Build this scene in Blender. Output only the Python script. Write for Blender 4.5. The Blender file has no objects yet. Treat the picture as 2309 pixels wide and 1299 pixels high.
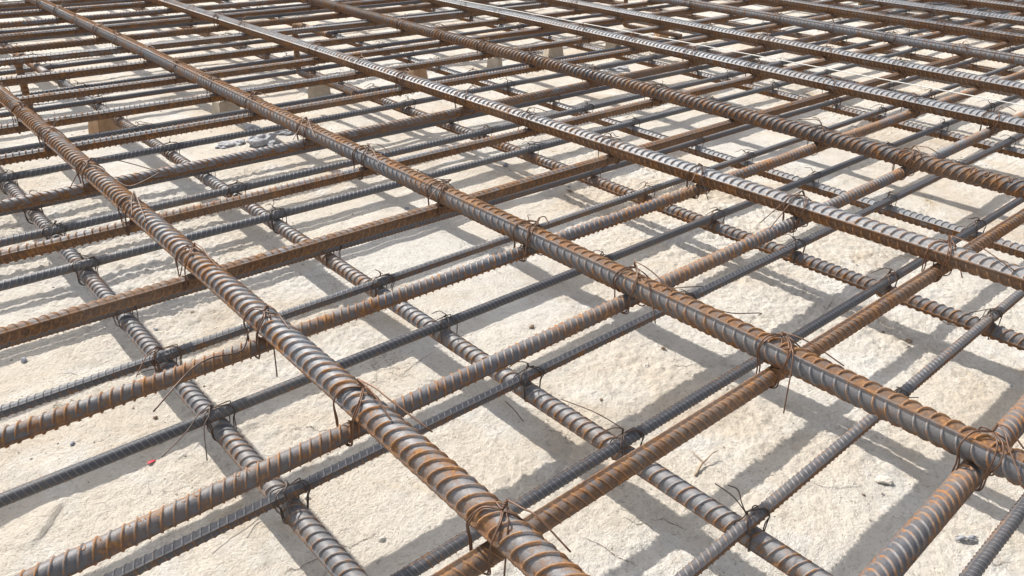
import bpy, math, random
import numpy as np
from mathutils import Matrix, Vector, noise as mnoise

# ------------------------------------------------------------------ camera
S = bpy.context.scene
C = S.collection
W0, H0, F0 = 2309.0, 1299.0, 1799.0
RM = np.array([[0.74538249, -0.2935952, 0.5985038],
               [-0.66601712, -0.36667953, 0.64959012],
               [0.02874255, -0.88280688, -0.46885593]])
CAMZ = 0.60
cam_d = bpy.data.cameras.new('camera')
cam = bpy.data.objects.new('camera', cam_d)
C.objects.link(cam)
cam_d.sensor_width = 36.0
cam_d.lens = 36.0 * F0 / W0
cam_d.clip_start = 0.01
cam_d.clip_end = 500.0
r, u, b = RM[:, 0], -RM[:, 1], -RM[:, 2]
cam.matrix_world = Matrix(((r[0], u[0], b[0], 0), (r[1], u[1], b[1], 0), (r[2], u[2], b[2], CAMZ), (0, 0, 0, 1)))
S.camera = cam


def at(px, py, z=0.0):
    """photo pixel -> point of the horizontal plane at height z"""
    d = RM @ np.array([px - W0 / 2, py - H0 / 2, F0])
    k = (z - CAMZ) / d[2]
    return np.array([d[0] * k, d[1] * k, z])


def proj(P):
    d = RM.T @ (np.array(P, float) - np.array([0, 0, CAMZ]))
    if d[2] <= 0.01:
        return None
    return W0 / 2 + d[0] / d[2] * F0, H0 / 2 + d[1] / d[2] * F0, d[2]


# ------------------------------------------------------------------ light
SUN_DIR = Vector((0.09, -0.94, -1.0)).normalized()      # the way the light travels
elev = math.asin(-SUN_DIR.z)
az = math.atan2(-SUN_DIR.x, -SUN_DIR.y)                # from +Y towards +X
w = bpy.data.worlds.new('World')
S.world = w
w.use_nodes = True
nt = w.node_tree
sky = nt.nodes.new('ShaderNodeTexSky')
sky.sky_type = 'NISHITA'
sky.sun_disc = False
sky.sun_elevation = elev
sky.sun_rotation = az
sky.air_density = 1.3
sky.dust_density = 2.5
nt.nodes['Background'].inputs['Strength'].default_value = 0.15
hs = nt.nodes.new('ShaderNodeHueSaturation')
hs.inputs['Saturation'].default_value = 0.42
nt.links.new(sky.outputs[0], hs.inputs['Color'])
nt.links.new(hs.outputs[0], nt.nodes['Background'].inputs['Color'])
sd = bpy.data.lights.new('sun', 'SUN')
sd.energy = 3.8
sd.angle = math.radians(0.53)
sd.color = (1.0, 0.955, 0.88)
sun = bpy.data.objects.new('sun', sd)
C.objects.link(sun)
sun.rotation_euler = SUN_DIR.to_track_quat('-Z', 'Y').to_euler()
sun.location = (0, 3, 5)
S.view_settings.view_transform = 'Standard'
S.view_settings.look = 'None'
S.view_settings.gamma = 1
S.view_settings.use_curve_mapping = False
S.view_settings.exposure = 0.80

# ------------------------------------------------------------------ helpers
rng = np.random.default_rng(7)
random.seed(7)


def tag(o, label=None, cat=None, group=None, kind=None):
    if label: o['label'] = label
    if cat: o['category'] = cat
    if group: o['group'] = group
    if kind: o['kind'] = kind
    return o


def mesh_np(name, V, Fq, mat=None, smooth=True, attrs=None, tris=False):
    k = 3 if tris else 4
    me = bpy.data.meshes.new(name)
    V = np.asarray(V, np.float32)
    Fq = np.asarray(Fq, np.int32)
    me.vertices.add(len(V)); me.vertices.foreach_set('co', V.ravel())
    me.loops.add(Fq.size); me.loops.foreach_set('vertex_index', Fq.ravel())
    me.polygons.add(len(Fq)); me.polygons.foreach_set('loop_start', np.arange(0, Fq.size, k, dtype=np.int32))
    me.polygons.foreach_set('use_smooth', np.full(len(Fq), smooth))
    for a, vals in (attrs or {}).items():
        at_ = me.attributes.new(a, 'FLOAT', 'POINT')
        at_.data.foreach_set('value', np.asarray(vals, np.float32))
    me.update(calc_edges=True)
    if mat: me.materials.append(mat)
    return me


def obj(name, me, parent=None, loc=None):
    o = bpy.data.objects.new(name, me)
    C.objects.link(o)
    if parent: o.parent = parent
    if loc is not None: o.location = loc
    return o


def empty(name, loc=(0, 0, 0)):
    o = bpy.data.objects.new(name, None)
    o.empty_display_size = 0.02
    C.objects.link(o); o.location = loc
    return o


def smooth_path(P, n=6):
    P = np.asarray(P, float)
    if len(P) < 3:
        t = np.linspace(0, 1, n + 1)[:, None]
        return P[0] * (1 - t) + P[1] * t
    Q = np.vstack([2 * P[0] - P[1], P, 2 * P[-1] - P[-2]])
    out = []
    for i in range(1, len(Q) - 2):
        p0, p1, p2, p3 = Q[i - 1], Q[i], Q[i + 1], Q[i + 2]
        for t in np.linspace(0, 1, n, endpoint=False):
            out.append(.5 * ((2 * p1) + (-p0 + p2) * t + (2 * p0 - 5 * p1 + 4 * p2 - p3) * t * t + (-p0 + 3 * p1 - 3 * p2 + p3) * t ** 3))
    out.append(P[-1])
    return np.array(out)


def tube(P, rad, sides=6, cap=True):
    """round tube along polyline P: (verts, quads)"""
    P = np.asarray(P, float)
    n = len(P)
    rad = np.broadcast_to(np.asarray(rad, float), (n,))
    T = np.gradient(P, axis=0)
    T /= np.linalg.norm(T, axis=1)[:, None] + 1e-12
    up = np.array([0, 0, 1.]) if abs(T[0][2]) < .9 else np.array([1., 0, 0])
    N = np.cross(T[0], up); N /= np.linalg.norm(N)
    V = []
    a = np.linspace(0, 2 * np.pi, sides, endpoint=False)
    for i in range(n):
        N = N - T[i] * (N @ T[i]); N /= np.linalg.norm(N) + 1e-12
        B = np.cross(T[i], N)
        V.append(P[i] + rad[i] * (np.cos(a)[:, None] * N + np.sin(a)[:, None] * B))
    V = np.vstack(V)
    F = []
    for i in range(n - 1):
        for j in range(sides):
            k = (j + 1) % sides
            F.append((i * sides + j, i * sides + k, (i + 1) * sides + k, (i + 1) * sides + j))
    if cap and sides % 2 == 0:
        for base in (0, (n - 1) * sides):
            for q in range(sides // 2 - 1):
                f = (base, base + q * 2 + 1, base + q * 2 + 2, base + (q * 2 + 3) % sides)
                F.append(f if base else f[::-1])
    return V, np.array(F, int)


def join(parts):
    Vs, Fs, o = [], [], 0
    for V, F in parts:
        Vs.append(V); Fs.append(F + o); o += len(V)
    return np.vstack(Vs), np.vstack(Fs)


# ------------------------------------------------------------------ materials
def new_mat(name):
    m = bpy.data.materials.new(name)
    m.use_nodes = True
    n = m.node_tree.nodes
    return m, n, m.node_tree.links, n['Principled BSDF']


def N(n, t, **kw):
    x = n.new(t)
    for k, v in kw.items():
        if k.startswith('i_'):
            x.inputs[k[2:].replace('_', ' ')].default_value = v
        else:
            setattr(x, k, v)
    return x


def ramp(n, l, src, stops):
    x = n.new('ShaderNodeValToRGB')
    cr = x.color_ramp
    while len(cr.elements) < len(stops):
        cr.elements.new(0.5)
    for e, (p, c) in zip(cr.elements, stops):
        e.position = p
        e.color = c if len(c) == 4 else (*c, 1)
    l.new(src, x.inputs[0])
    return x.outputs[0]


def mathn(n, l, op, a, b=None, clamp=False):
    x = n.new('ShaderNodeMath'); x.operation = op; x.use_clamp = clamp
    for i, v in enumerate((a, b)):
        if v is None: continue
        if isinstance(v, (int, float)): x.inputs[i].default_value = v
        else: l.new(v, x.inputs[i])
    return x.outputs[0]


def mix(n, l, fac, a, b):
    x = n.new('ShaderNodeMix'); x.data_type = 'RGBA'
    for sock, v in ((x.inputs[0], fac), (x.inputs[6], a), (x.inputs[7], b)):
        if isinstance(v, (int, float)): sock.default_value = v
        elif isinstance(v, tuple): sock.default_value = (*v, 1) if len(v) == 3 else v
        else: l.new(v, sock)
    return x.outputs[2]


def steel_material():
    """mill-scaled reinforcing steel; object colour R = rust amount, G = brightness of the scale, B = orange rust"""
    m, n, l, P = new_mat('reinforcing_steel')
    tc = N(n, 'ShaderNodeTexCoord')
    oi = N(n, 'ShaderNodeObjectInfo')
    sep = N(n, 'ShaderNodeSeparateColor'); l.new(oi.outputs['Color'], sep.inputs[0])
    rust_amt, light, orange = sep.outputs[0], sep.outputs[1], sep.outputs[2]
    off = N(n, 'ShaderNodeVectorMath', operation='SCALE'); off.inputs[0].default_value = (31.7, 17.3, 11.1)
    l.new(oi.outputs['Random'], off.inputs['Scale'])
    add = N(n, 'ShaderNodeVectorMath', operation='ADD'); l.new(tc.outputs['Object'], add.inputs[0]); l.new(off.outputs[0], add.inputs[1])
    co = add.outputs[0]

    def noise(scale, detail=4, rough=.6, dist=0.0):
        x = N(n, 'ShaderNodeTexNoise'); x.inputs['Scale'].default_value = scale; x.inputs['Detail'].default_value = detail
        x.inputs['Roughness'].default_value = rough; x.inputs['Distortion'].default_value = dist
        l.new(co, x.inputs['Vector']); return x.outputs['Fac']
    nb, nm, nf, nff = noise(6, 3), noise(70, 5, .65, .4), noise(300, 4, .7), noise(1200, 2)
    rib = N(n, 'ShaderNodeAttribute', attribute_name='rib').outputs['Fac']
    edge = N(n, 'ShaderNodeAttribute', attribute_name='ridge').outputs['Fac']
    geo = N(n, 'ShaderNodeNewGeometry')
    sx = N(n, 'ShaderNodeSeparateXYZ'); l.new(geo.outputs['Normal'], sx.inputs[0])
    under = mathn(n, l, 'MULTIPLY', mathn(n, l, 'MULTIPLY', sx.outputs[2], -0.55), 1.0)      # rust colour increases as the normal turns downward
    # rust mask
    s = mathn(n, l, 'ADD', mathn(n, l, 'MULTIPLY', nm, 1.7), mathn(n, l, 'MULTIPLY', nb, 1.1))
    s = mathn(n, l, 'ADD', s, mathn(n, l, 'MULTIPLY', nf, 0.45))
    s = mathn(n, l, 'ADD', s, mathn(n, l, 'MULTIPLY', rib, 0.30))
    s = mathn(n, l, 'ADD', s, mathn(n, l, 'MULTIPLY', edge, 0.40))
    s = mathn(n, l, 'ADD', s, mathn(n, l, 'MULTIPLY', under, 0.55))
    s = mathn(n, l, 'ADD', s, mathn(n, l, 'MULTIPLY', rust_amt, 1.05))
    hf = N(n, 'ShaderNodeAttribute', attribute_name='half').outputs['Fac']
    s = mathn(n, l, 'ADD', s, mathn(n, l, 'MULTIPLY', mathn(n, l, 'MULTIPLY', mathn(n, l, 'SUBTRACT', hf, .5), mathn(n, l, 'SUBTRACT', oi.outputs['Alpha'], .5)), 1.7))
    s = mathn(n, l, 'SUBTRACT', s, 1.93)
    mask = mathn(n, l, 'MULTIPLY', s, 2.6, clamp=True)
    # colours
    dark = mix(n, l, nm, (0.024, 0.026, 0.034), (0.052, 0.056, 0.070))
    pale = mix(n, l, nm, (0.11, 0.115, 0.128), (0.33, 0.337, 0.35))
    steel = mix(n, l, light, dark, pale)
    steel = mix(n, l, mathn(n, l, 'MULTIPLY', mathn(n, l, 'SUBTRACT', nff, .62), 3.5, clamp=True), steel, (0.07, 0.06, 0.055))
    tarn = mathn(n, l, 'MULTIPLY', mathn(n, l, 'SUBTRACT', mathn(n, l, 'ADD', nb, mathn(n, l, 'MULTIPLY', nf, .6)), .55), 1.5, clamp=True)
    steel = mix(n, l, mathn(n, l, 'MULTIPLY', tarn, mathn(n, l, 'MULTIPLY', rust_amt, .75)), steel, (0.135, 0.095, 0.065))
    worn = mathn(n, l, 'MULTIPLY', rib, mathn(n, l, 'ADD', mathn(n, l, 'MULTIPLY', nf, .5), .15), clamp=True)
    steel = mix(n, l, worn, steel, (0.30, 0.29, 0.28))
    brown = ramp(n, l, nf, [(0.25, (0.042, 0.024, 0.015)), (0.5, (0.105, 0.056, 0.030)), (0.75, (0.19, 0.105, 0.055))])
    orng = ramp(n, l, nf, [(0.25, (0.095, 0.036, 0.010)), (0.5, (0.23, 0.088, 0.018)), (0.75, (0.45, 0.23, 0.045))])
    of = mathn(n, l, 'ADD', mathn(n, l, 'MULTIPLY', mathn(n, l, 'SUBTRACT', nm, .56), 3.2), mathn(n, l, 'MULTIPLY', orange, mathn(n, l, 'ADD', mathn(n, l, 'MULTIPLY', rib, .55), .35)), clamp=True)
    rust = mix(n, l, of, brown, orng)
    rust = mix(n, l, mathn(n, l, 'MULTIPLY', rib, .45), rust, (0.29, 0.145, 0.06))
    col = mix(n, l, mask, steel, rust)
    pitn = noise(420, 3, .75)
    col = mix(n, l, mathn(n, l, 'MULTIPLY', mathn(n, l, 'SUBTRACT', pitn, .55), 4.0, clamp=True), col, mix(n, l, .35, (0.03, 0.022, 0.018), col))
    # cement dust on upper faces
    dust = mathn(n, l, 'MULTIPLY', mathn(n, l, 'MULTIPLY', mathn(n, l, 'SUBTRACT', nb, .48), 2.0, clamp=True), 0.28)
    col = mix(n, l, dust, col, (0.38, 0.34, 0.30))
    l.new(col, P.inputs['Base Color'])
    met = mathn(n, l, 'MULTIPLY', mathn(n, l, 'SUBTRACT', 1.0, mask), 0.06)
    l.new(met, P.inputs['Metallic'])
    rg = mathn(n, l, 'ADD', mathn(n, l, 'MULTIPLY', mask, 0.36), mathn(n, l, 'ADD', mathn(n, l, 'MULTIPLY', nf, .25), .42))
    l.new(rg, P.inputs['Roughness'])
    h = mathn(n, l, 'ADD', mathn(n, l, 'MULTIPLY', nf, 0.7), mathn(n, l, 'MULTIPLY', nff, 0.35))
    h = mathn(n, l, 'ADD', h, mathn(n, l, 'MULTIPLY', mask, 0.35))
    bp = N(n, 'ShaderNodeBump'); bp.inputs['Strength'].default_value = 0.55; bp.inputs['Distance'].default_value = 0.0006
    l.new(h, bp.inputs['Height']); l.new(bp.outputs[0], P.inputs['Normal'])
    return m


STEEL = steel_material()


def wire_material():
    m, n, l, P = new_mat('annealed_wire')
    tc = N(n, 'ShaderNodeTexCoord'); oi = N(n, 'ShaderNodeObjectInfo')
    x = N(n, 'ShaderNodeTexNoise'); x.inputs['Scale'].default_value = 120; l.new(tc.outputs['Object'], x.inputs['Vector'])
    sep = N(n, 'ShaderNodeSeparateColor'); l.new(oi.outputs['Color'], sep.inputs[0])
    base = mix(n, l, x.outputs['Fac'], (0.028, 0.022, 0.020), (0.085, 0.058, 0.045))
    rs = mix(n, l, x.outputs['Fac'], (0.075, 0.036, 0.020), (0.19, 0.085, 0.036))
    l.new(mix(n, l, sep.outputs[0], base, rs), P.inputs['Base Color'])
    P.inputs['Metallic'].default_value = 0.35
    P.inputs['Roughness'].default_value = 0.48
    return m


WIRE = wire_material()


def ground_material():
    m, n, l, P = new_mat('lean_concrete')
    geo = N(n, 'ShaderNodeNewGeometry')
    co = geo.outputs['Position']

    def noise(scale, detail=5, rough=.6, dist=0., src=None):
        x = N(n, 'ShaderNodeTexNoise'); x.inputs['Scale'].default_value = scale; x.inputs['Detail'].default_value = detail
        x.inputs['Roughness'].default_value = rough; x.inputs['Distortion'].default_value = dist
        l.new(src or co, x.inputs['Vector']); return x.outputs['Fac']
    n1, n2, n3, n4, n5 = noise(1.6, 5), noise(7, 6, .65, .6), noise(45, 6, .7), noise(260, 4, .7), noise(900, 3, .7)
    base = ramp(n, l, n1, [(0.36, (0.66, 0.635, 0.59)), (0.5, (0.66, 0.60, 0.515)), (0.64, (0.62, 0.53, 0.42))])
    base = mix(n, l, mathn(n, l, 'MULTIPLY', mathn(n, l, 'SUBTRACT', n2, .49), 5.0, clamp=True), base, (0.72, 0.705, 0.67))
    tan = mathn(n, l, 'MULTIPLY', mathn(n, l, 'SUBTRACT', noise(3.3, 6, .68, .8), .53), 5.0, clamp=True)
    base = mix(n, l, mathn(n, l, 'MULTIPLY', tan, .9), base, (0.50, 0.40, 0.29))
    och = mathn(n, l, 'MULTIPLY', mathn(n, l, 'SUBTRACT', noise(5.1, 5, .7, 1.0), .61), 9.0, clamp=True)
    base = mix(n, l, mathn(n, l, 'MULTIPLY', och, .60), base, (0.46, 0.33, 0.17))
    grime = mathn(n, l, 'MULTIPLY', mathn(n, l, 'SUBTRACT', noise(14, 7, .75, .5), .555), 6.0, clamp=True)
    base = mix(n, l, mathn(n, l, 'MULTIPLY', grime, .62), base, (0.33, 0.31, 0.28))
    base = mix(n, l, mathn(n, l, 'MULTIPLY', mathn(n, l, 'SUBTRACT', n3, .42), 1.6, clamp=True), mix(n, l, .30, base, (0.36, 0.33, 0.29)), base)
    gr = mathn(n, l, 'MULTIPLY', mathn(n, l, 'SUBTRACT', .47, n4), 5.0, clamp=True)
    base = mix(n, l, mathn(n, l, 'MULTIPLY', gr, .80), base, (0.34, 0.29, 0.235))
    gr2 = mathn(n, l, 'MULTIPLY', mathn(n, l, 'SUBTRACT', .44, noise(120, 5, .8, .6)), 8.0, clamp=True)
    base = mix(n, l, mathn(n, l, 'MULTIPLY', gr2, .70), base, (0.27, 0.225, 0.18))
    # dark specks
    vo = N(n, 'ShaderNodeTexVoronoi'); vo.inputs['Scale'].default_value = 110; l.new(co, vo.inputs['Vector'])
    sp = mathn(n, l, 'LESS_THAN', vo.outputs['Distance'], mathn(n, l, 'MULTIPLY', mathn(n, l, 'SUBTRACT', noise(60, 2), .56), 1.2))
    base = mix(n, l, mathn(n, l, 'MULTIPLY', sp, .75), base, (0.12, 0.14, 0.12))
    # hairline cracks
    wv = N(n, 'ShaderNodeVectorMath', operation='ADD'); l.new(co, wv.inputs[0])
    nc = N(n, 'ShaderNodeTexNoise'); nc.inputs['Scale'].default_value = 9; nc.inputs['Detail'].default_value = 6; nc.inputs['Roughness'].default_value = .7; l.new(co, nc.inputs['Vector'])
    scn = N(n, 'ShaderNodeVectorMath', operation='SCALE'); scn.inputs['Scale'].default_value = 0.16; l.new(nc.outputs['Color'], scn.inputs[0]); l.new(scn.outputs[0], wv.inputs[1])
    vc = N(n, 'ShaderNodeTexVoronoi', feature='DISTANCE_TO_EDGE'); vc.inputs['Scale'].default_value = 3.4; l.new(wv.outputs[0], vc.inputs['Vector'])
    cw = mathn(n, l, 'MULTIPLY', mathn(n, l, 'SUBTRACT', noise(6, 3), .51), 0.030)
    crack = mathn(n, l, 'LESS_THAN', vc.outputs['Distance'], cw)
    base = mix(n, l, mathn(n, l, 'MULTIPLY', crack, .6), base, (0.10, 0.085, 0.07))
    l.new(base, P.inputs['Base Color'])
    P.inputs['Roughness'].default_value = 0.93
    P.inputs['Specular IOR Level'].default_value = 0.25
    h = mathn(n, l, 'ADD', mathn(n, l, 'MULTIPLY', n3, 0.0045), mathn(n, l, 'MULTIPLY', n4, 0.0058))
    h = mathn(n, l, 'ADD', h, mathn(n, l, 'MULTIPLY', n5, 0.0028))
    h = mathn(n, l, 'SUBTRACT', h, mathn(n, l, 'MULTIPLY', crack, 0.0016))
    h = mathn(n, l, 'SUBTRACT', h, mathn(n, l, 'MULTIPLY', sp, 0.0008))
    bp = N(n, 'ShaderNodeBump'); bp.inputs['Strength'].default_value = 0.85; bp.inputs['Distance'].default_value = 1.0
    l.new(h, bp.inputs['Height']); l.new(bp.outputs[0], P.inputs['Normal'])
    return m


def flat_mat(name, c1, c2, scale=40, rough=.85, bump=.0006, metal=0.0):
    m, n, l, P = new_mat(name)
    tc = N(n, 'ShaderNodeTexCoord')
    x = N(n, 'ShaderNodeTexNoise'); x.inputs['Scale'].default_value = scale; x.inputs['Detail'].default_value = 6; x.inputs['Roughness'].default_value = .65
    l.new(tc.outputs['Object'], x.inputs['Vector'])
    l.new(ramp(n, l, x.outputs['Fac'], [(0.3, c1), (0.7, c2)]), P.inputs['Base Color'])
    P.inputs['Roughness'].default_value = rough
    P.inputs['Metallic'].default_value = metal
    y = N(n, 'ShaderNodeTexNoise'); y.inputs['Scale'].default_value = scale * 6; y.inputs['Detail'].default_value = 4
    l.new(tc.outputs['Object'], y.inputs['Vector'])
    bp = N(n, 'ShaderNodeBump'); bp.inputs['Distance'].default_value = bump; bp.inputs['Strength'].default_value = .8
    l.new(y.outputs['Fac'], bp.inputs['Height']); l.new(bp.outputs[0], P.inputs['Normal'])
    return m


# ------------------------------------------------------------------ ground
def lattice(seed, size=256):
    return np.random.default_rng(seed).random((size, size)).astype(np.float32)


def vnoise(X, Y, freq, seed):
    L = lattice(seed); s = L.shape[0]
    x, y = X * freq + 37.2, Y * freq + 11.7
    xi, yi = np.floor(x).astype(int), np.floor(y).astype(int)
    fx, fy = x - xi, y - yi
    fx = fx * fx * (3 - 2 * fx); fy = fy * fy * (3 - 2 * fy)
    g = lambda a, b: L[a % s, b % s]
    return (g(xi, yi) * (1 - fx) + g(xi + 1, yi) * fx) * (1 - fy) + (g(xi, yi + 1) * (1 - fx) + g(xi + 1, yi + 1) * fx) * fy - .5


RIDGE = [at(px, py)[:2] for px, py in ((154, 1119), (137, 1147), (121, 1166), (112, 1187), (98, 1203), (82, 1222), (71, 1240))]


def ground_z(X, Y):
    X = np.asarray(X, float); Y = np.asarray(Y, float)
    wx = X + .010 * vnoise(X, Y, 30, 91); wy = Y + .010 * vnoise(X, Y, 30, 92)
    z = .0060 * vnoise(X, Y, 3.1, 1) + .0045 * vnoise(wx, wy, 8, 2) + .0032 * vnoise(wx, wy, 21, 3)
    z += .0014 * vnoise(wx, wy, 55, 4)
    b = vnoise(X, Y, 2.2, 8)
    rough = np.clip(.50 + 2.8 * b + 1.0 * vnoise(X, Y, 9, 12), .12, 1.5)
    z += rough * (.0020 * vnoise(wx, wy, 105, 5) + .0022 * vnoise(X, Y, 200, 6) + .0012 * vnoise(X, Y, 330, 7))
    lump = np.clip(vnoise(wx, wy, 70, 9) - .30, 0, 1)
    z += rough * .011 * lump
    pit = np.clip(-vnoise(wx, wy, 95, 10) - .36, 0, 1)
    z -= rough * .014 * pit
    # a broken step in the screed, lower left
    best = np.full(X.shape, 9.); S0 = np.zeros(X.shape); U0 = np.zeros(X.shape)
    for k in range(len(RIDGE) - 1):
        a, c = RIDGE[k], RIDGE[k + 1]
        d = c - a; L = np.hypot(*d); t = ((X - a[0]) * d[0] + (Y - a[1]) * d[1]) / L ** 2
        tt = np.clip(t, 0, 1)
        px, py = X - a[0] - tt * d[0], Y - a[1] - tt * d[1]
        dist = np.hypot(px, py); side = (px * d[1] - py * d[0]) / L
        m_ = dist < best
        S0 = np.where(m_, side, S0); U0 = np.where(m_, (k + tt) / (len(RIDGE) - 1), U0); best = np.where(m_, dist, best)
    z += np.where(S0 > 0, .0042 * np.exp(-(best / .030) ** 2) * np.sin(np.pi * U0) ** .6, 0)
    return z


def axis_coords(lo, hi, fine, step, far_lo, far_hi):
    mid = np.arange(lo, hi, fine)
    up = [hi]; s = fine
    while up[-1] < far_hi:
        s = min(s * 1.035, 12); up.append(up[-1] + s)
    dn = [lo - fine]; s = fine
    while dn[-1] > far_lo:
        s = min(s * 1.10, 12); dn.append(dn[-1] - s)
    return np.array(dn[::-1] + list(mid) + up)


gx = axis_coords(-0.15, 1.65, .0027, 0, -40, 70)
gy = axis_coords(-0.05, 1.75, .0027, 0, -40, 70)
GX, GY = np.meshgrid(gx, gy, indexing='ij')
GZ = ground_z(GX, GY)
nx, ny = GX.shape
I = np.arange(nx * ny).reshape(nx, ny)
Fg = np.stack([I[:-1, :-1], I[1:, :-1], I[1:, 1:], I[:-1, 1:]], -1).reshape(-1, 4)
gm = ground_material()
ground = obj('ground', mesh_np('ground', np.stack([GX, GY, GZ], -1).reshape(-1, 3), Fg, gm))
tag(ground, 'pale cream rough concrete screed under the steel mats, cracked and stained', kind='structure')


def gz(x, y):
    return float(ground_z(np.array([x]), np.array([y]))[0])


# open cracks: dark jagged slivers lying in the screed
CRACK = flat_mat('crack_dark', (0.09, 0.07, 0.055), (0.20, 0.17, 0.14), 80)
cracks = [
    [(1405, 1163), (1425, 1172), (1438, 1178), (1452, 1174), (1466, 1184), (1474, 1190)],
    [(1470, 1168), (1492, 1166), (1512, 1174), (1530, 1184), (1548, 1192)],
    [(766, 1230), (790, 1236), (802, 1226), (818, 1218), (836, 1212), (848, 1202)],
    [(640, 1296), (656, 1284), (672, 1286), (690, 1274), (712, 1264), (724, 1262)],
    [(658, 960), (680, 970), (700, 966), (722, 974), (745, 968)],
    [(1310, 1210), (1328, 1214), (1348, 1222), (1372, 1238), (1396, 1254), (1420, 1264), (1440, 1272)],
    [(1856, 690), (1864, 698), (1875, 682), (1878, 676)],
    [(2210, 1272), (2232, 1270), (2246, 1276), (2262, 1268), (2284, 1264)],
    [(1905, 958), (1926, 972), (1940, 966)],
    [(905, 850), (920, 832), (950, 810), (975, 796)],
    [(130, 850), (160, 846), (180, 852)],
]
for cr in cracks:
    P = np.array([at(*p)[:2] for p in cr])
    t = np.linspace(0, len(P) - 1, len(P) * 7)
    Q = np.stack([np.interp(t, range(len(P)), P[:, k]) for k in (0, 1)], 1)
    Q += rng.normal(0, .0005, Q.shape)
    d = np.gradient(Q, axis=0); d /= np.linalg.norm(d, axis=1)[:, None] + 1e-9
    nrm = np.stack([-d[:, 1], d[:, 0]], 1)
    wd = (.00025 + .00055 * rng.random(len(Q)) ** 2) * np.sin(np.linspace(0.08, np.pi - .08, len(Q))) ** .5
    V = []
    for q, nn, ww in zip(Q, nrm, wd):
        for s_ in (-1, 1):
            xy = q + nn * ww * s_
            V.append((xy[0], xy[1], gz(*xy) + .0006))
    V = np.array(V)
    F = [(2 * i, 2 * i + 1, 2 * i + 3, 2 * i + 2) for i in range(len(Q) - 1)]
    obj('crack', mesh_np('crack', V, F, CRACK), ground)

# ------------------------------------------------------------------ ribbed bars
def rib_bar_mesh(name, R0, pitch, rib_h, slant, length, seed, ridge_h=.0020, rings=8, sides=18, wob=.0013, ridge_w=.15, crescent=True, one_way=False):
    rg = np.random.default_rng(seed)
    th = np.linspace(0, 2 * np.pi, sides, endpoint=False)
    extra = []
    for c_ in (0, np.pi):
        for dlt in (-ridge_w * 1.05, -ridge_w * .55, 0, ridge_w * .55, ridge_w * 1.05):
            extra.append((c_ + dlt) % (2 * np.pi))
    keep = [a for a in th if min(abs((a - c_ + np.pi) % (2 * np.pi) - np.pi) for c_ in (0, np.pi)) > ridge_w * 1.5]
    th = np.array(sorted(keep + extra))
    m = len(th)
    prof_t = np.array([0.0, .30, .60, .655, .695, .80, .84, .89])
    prof_h = np.array([0.0, 0.0, 0.0, 0.0, 1.0, 1.0, 0.0, 0.0])
    n = int(length / pitch)
    s = (np.arange(n)[:, None] + prof_t[None, :]).ravel() * pitch
    hh = np.tile(prof_h, n)
    jit = np.repeat(rg.normal(0, pitch * .02, n), rings)
    S_, TH = np.meshgrid(s + jit, th, indexing='ij')
    Hh = np.repeat(hh[:, None], m, 1)
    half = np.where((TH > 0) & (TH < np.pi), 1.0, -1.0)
    cres = np.clip(np.abs(np.sin(TH)) * 3.2 - .25, 0, 1) if crescent else np.ones_like(TH)
    Hh = Hh * cres
    sl = slant * R0 * np.cos(TH) * (1.0 if not one_way else half)
    dr = np.minimum(np.abs((TH + np.pi) % (2 * np.pi) - np.pi), np.abs(TH - np.pi))
    ridge = np.clip(1.9 * (1 - dr / ridge_w), 0, 1)
    Rr = R0 + rib_h * Hh + ridge_h * ridge
    Rr *= 1 + .006 * rg.normal(0, 1, Rr.shape)
    X = S_ + sl - length / 2
    ph = rg.random(4) * 6.28
    wy = wob * (np.sin(X * 2.1 + ph[0]) + .5 * np.sin(X * 5.3 + ph[1]))
    wz = wob * .7 * (np.sin(X * 1.7 + ph[2]) + .5 * np.sin(X * 4.7 + ph[3]))
    V = np.stack([X, Rr * np.cos(TH) + wy, Rr * np.sin(TH) + wz], -1)
    # close the two ends
    c0 = V[0].mean(0); c1 = V[-1].mean(0)
    Vv = np.vstack([V.reshape(-1, 3), c0[None], c1[None]])
    K = np.arange(len(s) * m).reshape(len(s), m)
    Kn = np.roll(K, -1, 1)
    F = np.stack([K[:-1], Kn[:-1], Kn[1:], K[1:]], -1).reshape(-1, 4)[:, ::-1]
    ribv = np.append((Hh > .25).astype(float).ravel() * Hh.ravel() ** .5, [0, 0])
    ridv = np.append(ridge.ravel(), [0, 0])
    capF = []
    i0, i1 = len(s) * m, len(s) * m + 1
    for j in range(0, m - 1, 2):
        capF.append((i0, K[0, j], K[0, (j + 1) % m], K[0, (j + 2) % m]))
        capF.append((i1, K[-1, (j + 2) % m], K[-1, (j + 1) % m], K[-1, j]))
    F = np.vstack([F, np.array(capF)])
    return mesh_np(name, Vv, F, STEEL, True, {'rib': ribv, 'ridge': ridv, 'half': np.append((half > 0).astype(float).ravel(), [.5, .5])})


ZBA, ZBB, ZTB, ZTA = 0.060, 0.0780, 0.2380, 0.257
RA, RBA, RTB, RBB = 0.0100, 0.0097, 0.0066, 0.0061
LA, LB = 5.0, 6.6
M_TA = [rib_bar_mesh('thick_bar', RA, .0100, .00175, .75, LA, s, sides=20) for s in (1, 2)]
M_BA = [rib_bar_mesh('thick_lower_bar', RBA, .0112, .00165, .50, LA, s, sides=18) for s in (3, 4)]
M_TB = [rib_bar_mesh('crossbar', RTB, .0078, .00125, .60, LB, 5, sides=16, wob=.0008),
        rib_bar_mesh('crossbar_close_ribs', RTB, .0080, .00105, -.80, LB, 6, sides=16, wob=.0008)]
M_BB = [rib_bar_mesh('lower_crossbar', RBB, .0080, .00080, .70, LB, 7, sides=14, wob=.0006, ridge_h=.0007),
        rib_bar_mesh('lower_crossbar_dense', RBB, .0062, .00070, -.45, LB, 8, sides=14, wob=.0006, ridge_h=.0006)]

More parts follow.
